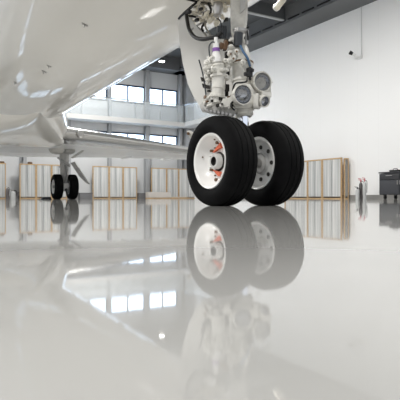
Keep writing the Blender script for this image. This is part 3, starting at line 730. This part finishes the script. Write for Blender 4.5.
for (x,y,w_,h_) in ((189,12,4,3),(197,20,3,3),(205,14,3,3.4),(226,20,3,4),(201,9,3,2.5)): m.box(L(x,y,3.9), (w_*PX*1.1,.04,h_*PX*1.1), bevel=.006)
build_split(m, 'bay_black_pipe', M['dark'], fus)
m = MB(); lath2(m, [(L(218,3,3.75), 5*PX), (L(218,5,3.75), 5.6*PX), (L(218,10,3.75), 5.6*PX), (L(217.6,14,3.75), 4*PX), (L(217.4,16,3.75), 4.4*PX)]); m.build('bay_canister', M['steel'], fus)
m = MB()
for k in range(4): lath2(m, [(L(218.3+k*2.4,26.5,3.56), 1.5*PX), (L(218.1+k*2.4,38.5,3.54), 1.5*PX)], seg=12)
m.box(L(221.7,32,3.58), (9*PX,.05,9*PX), bevel=.006); m.build('ribbed_motor', M['slate'], strut)

# nose gear door: large white panel behind the leg
m = MB()
Dp = [(178,20,3.98), (186,13,3.92), (200,30,3.86), (214,36,3.8), (228,40,3.74), (233,70,3.72), (234,112,3.72), (214,112.5,3.78), (201,109,3.84), (194.5,98,3.87), (188,84,3.9), (182.5,62,3.94), (179.5,42,3.97)]
m.prism([L(*p) for p in Dp], RA @ Vector((0.0, 0.035, 0)).normalized()*0.035)
door = m.build('nose_gear_door', M['door_white'], air)
m = MB()
for (x, y) in ((204.5,79.5),(206,86)):
    m.prism([L(x-4,y-2.6,3.77), L(x+4,y-.4,3.75), L(x+4,y+2.2,3.75), L(x-3,y+1.0,3.77)], RA @ Vector((0,.03,0)))
build_split(m, 'louver', M['hole'], door)
m = MB(); m.tube([L(178.5,19,3.97), L(181,16,3.95), L(186,12,3.92), L(192,7,3.95)], 1.2*PX, 8); m.tube([L(199,60,3.8), L(203,75,3.78), L(206,95,3.76)], .8*PX, 8); build_split(m, 'hinge_arm', M['slate'], door)

# main gear -----------------------------------------------------------------
def main_gear(side):
    cx, cy = side*2.09, 13.42
    o = Vector((cx, cy, 0)); RM, WM, BM = 0.39, 0.27, 0.215
    K = 0.89
    def q(x, y, z): return o + Vector((x, y, z))*K
    hub = o+Vector((0,0,RM)); m = MB()
    m.cyl(hub, q(0,.03,.75), .067, .067, 20); m.cyl(q(0,.03,.60), q(0,.06,1.66), .125, .145, 24); m.cyl(q(-.16,0,1.1), q(0,0,1.3), .045, .045, 12)
    g = m.build('main_landing_gear', M['grey_light'], air)
    m = MB(); m.box(hub+Vector((0,-.12,-.02)), (.18,.15,.25), bevel=.02); m.cyl(hub+Vector((0,-.19,-.10)), hub+Vector((0,-.22,-.10)), .05, seg=16, mi=1); m.build('brake_block', [M['grey_light'], M['dark']], g)
    m = MB(); m.cyl(hub-Vector((.36,0,0)), hub+Vector((.36,0,0)), .045); m.build('axle', M['grey_gear'], g)
    for s in (-1, 1):
        tire_mesh(RM+.005, WM, BM, 'tire', g, hub+Vector((s*.236,0,0)), 0.0, 4)
        rim_mesh(BM, WM, g, hub+Vector((s*.236,0,0)), 0.0 if s < 0 else PI, False)
    m = MB(); a = q(0,-.12,1.2); b = q(0,-.3,.85); c = q(0,-.13,.58)
    m.cyl(a, b, .04, .027, 10); m.cyl(b, c, .027, .04, 10); m.build('torque_link', M['grey_gear'], g)
    m = MB(); m.cyl(q(.05,-.14,.5), q(.05,-.13,1.05), .016); m.build('brake_line', M['dark'], g)
    m = MB(); m.lathe(q(.12,-.05,1.58), (0,0,1), [(0,.08),(.04,.17),(.09,.21),(.16,.21)], 28); m.build('trunnion_pod', M['grey_light'], g)
    m = MB(); m.lathe(q(-.34*side,-.3,1.54), (0,0,1), [(0,.04),(.02,.12),(.06,.19),(.12,.23),(.22,.25)], 28); m.build('wheel_well_blister', M['paint'], g)
    return g, o
g, o = main_gear(1)
def G(px, py, Y): return L(px, py, Y)
yG = (Matrix.Rotation(TH, 3, 'Z') @ o + A0).y
m = MB(); m.prism([G(70.5,163,yG-.15), G(74.5,161.5,yG-.15), G(83.5,175.5,yG-.5), G(90,184.5,yG-.55), G(86.5,183.5,yG-.55), G(79,176,yG-.4)], RA @ Vector((.0,.05,0))); m.build('gear_door', M['grey_light'], g)
m = MB(); m.prism([G(76.5,168,yG-.37), G(79,168,yG-.37), G(86,181,yG-.6), G(85,181,yG-.6)], RA @ Vector((.0,.02,0))); m.build('door_rib', M['grey_gear'], g)
m = MB(); m.prism([G(71,157.5,yG-.2), G(72.5,158.5,yG-.2), G(84.5,150.5,yG-.4), G(82,150,yG-.4)], RA @ Vector((.0,.04,0))); m.build('side_brace', M['grey_light'], g)
m = MB(); m.cyl(G(57.5,157.5,yG-.5), G(69.5,165,yG-.25), .028, .04, 10); m.cyl(G(58.0,158.2,yG-.5), G(70,166.5,yG-.25), .02, .03, 10); m.build('drag_brace', M['grey_gear'], g)
main_gear(-1)
# chock by the main wheels
P = at(46, 198.6, yG-0.1)
t = thing('wheel_chock', 'low dark chock on the floor left of the main wheels', 'chock', (P.x, P.y, 0), TH)
m = MB(); m.prism([(-.16,-.1,0), (.16,-.1,0), (.12,-.1,.07), (-.10,-.1,.055)], (0,.2,0)); m.build('wedge', M['dark'], t)
m = MB(); m.tube([(-.12,0,.05), (-.16,-.02,.07), (-.2,0,.03)], .012); m.build('rope_loop', M['rust'], t)

# ------------------------------------------------------------------ world, camera
w = bpy.data.worlds.new('World'); bpy.context.scene.world = w; w.use_nodes = True
bg = w.node_tree.nodes['Background']; bg.inputs[0].default_value = (0.93, 0.96, 1.0, 1); bg.inputs[1].default_value = 1.0
sc = bpy.context.scene
sc.view_settings.view_transform = 'Standard'; sc.view_settings.look = 'None'; sc.view_settings.exposure = 0.0
cam = bpy.data.cameras.new('camera'); co = bpy.data.objects.new('camera', cam); C.objects.link(co)
co.location = (0, 0, CAMZ); co.rotation_euler = (PI/2, 0, 0)
cam.sensor_width = 36; cam.lens = F/400*36; cam.shift_y = -(200-HOR)/400; cam.clip_start = 0.01; cam.clip_end = 200
sc.camera = co
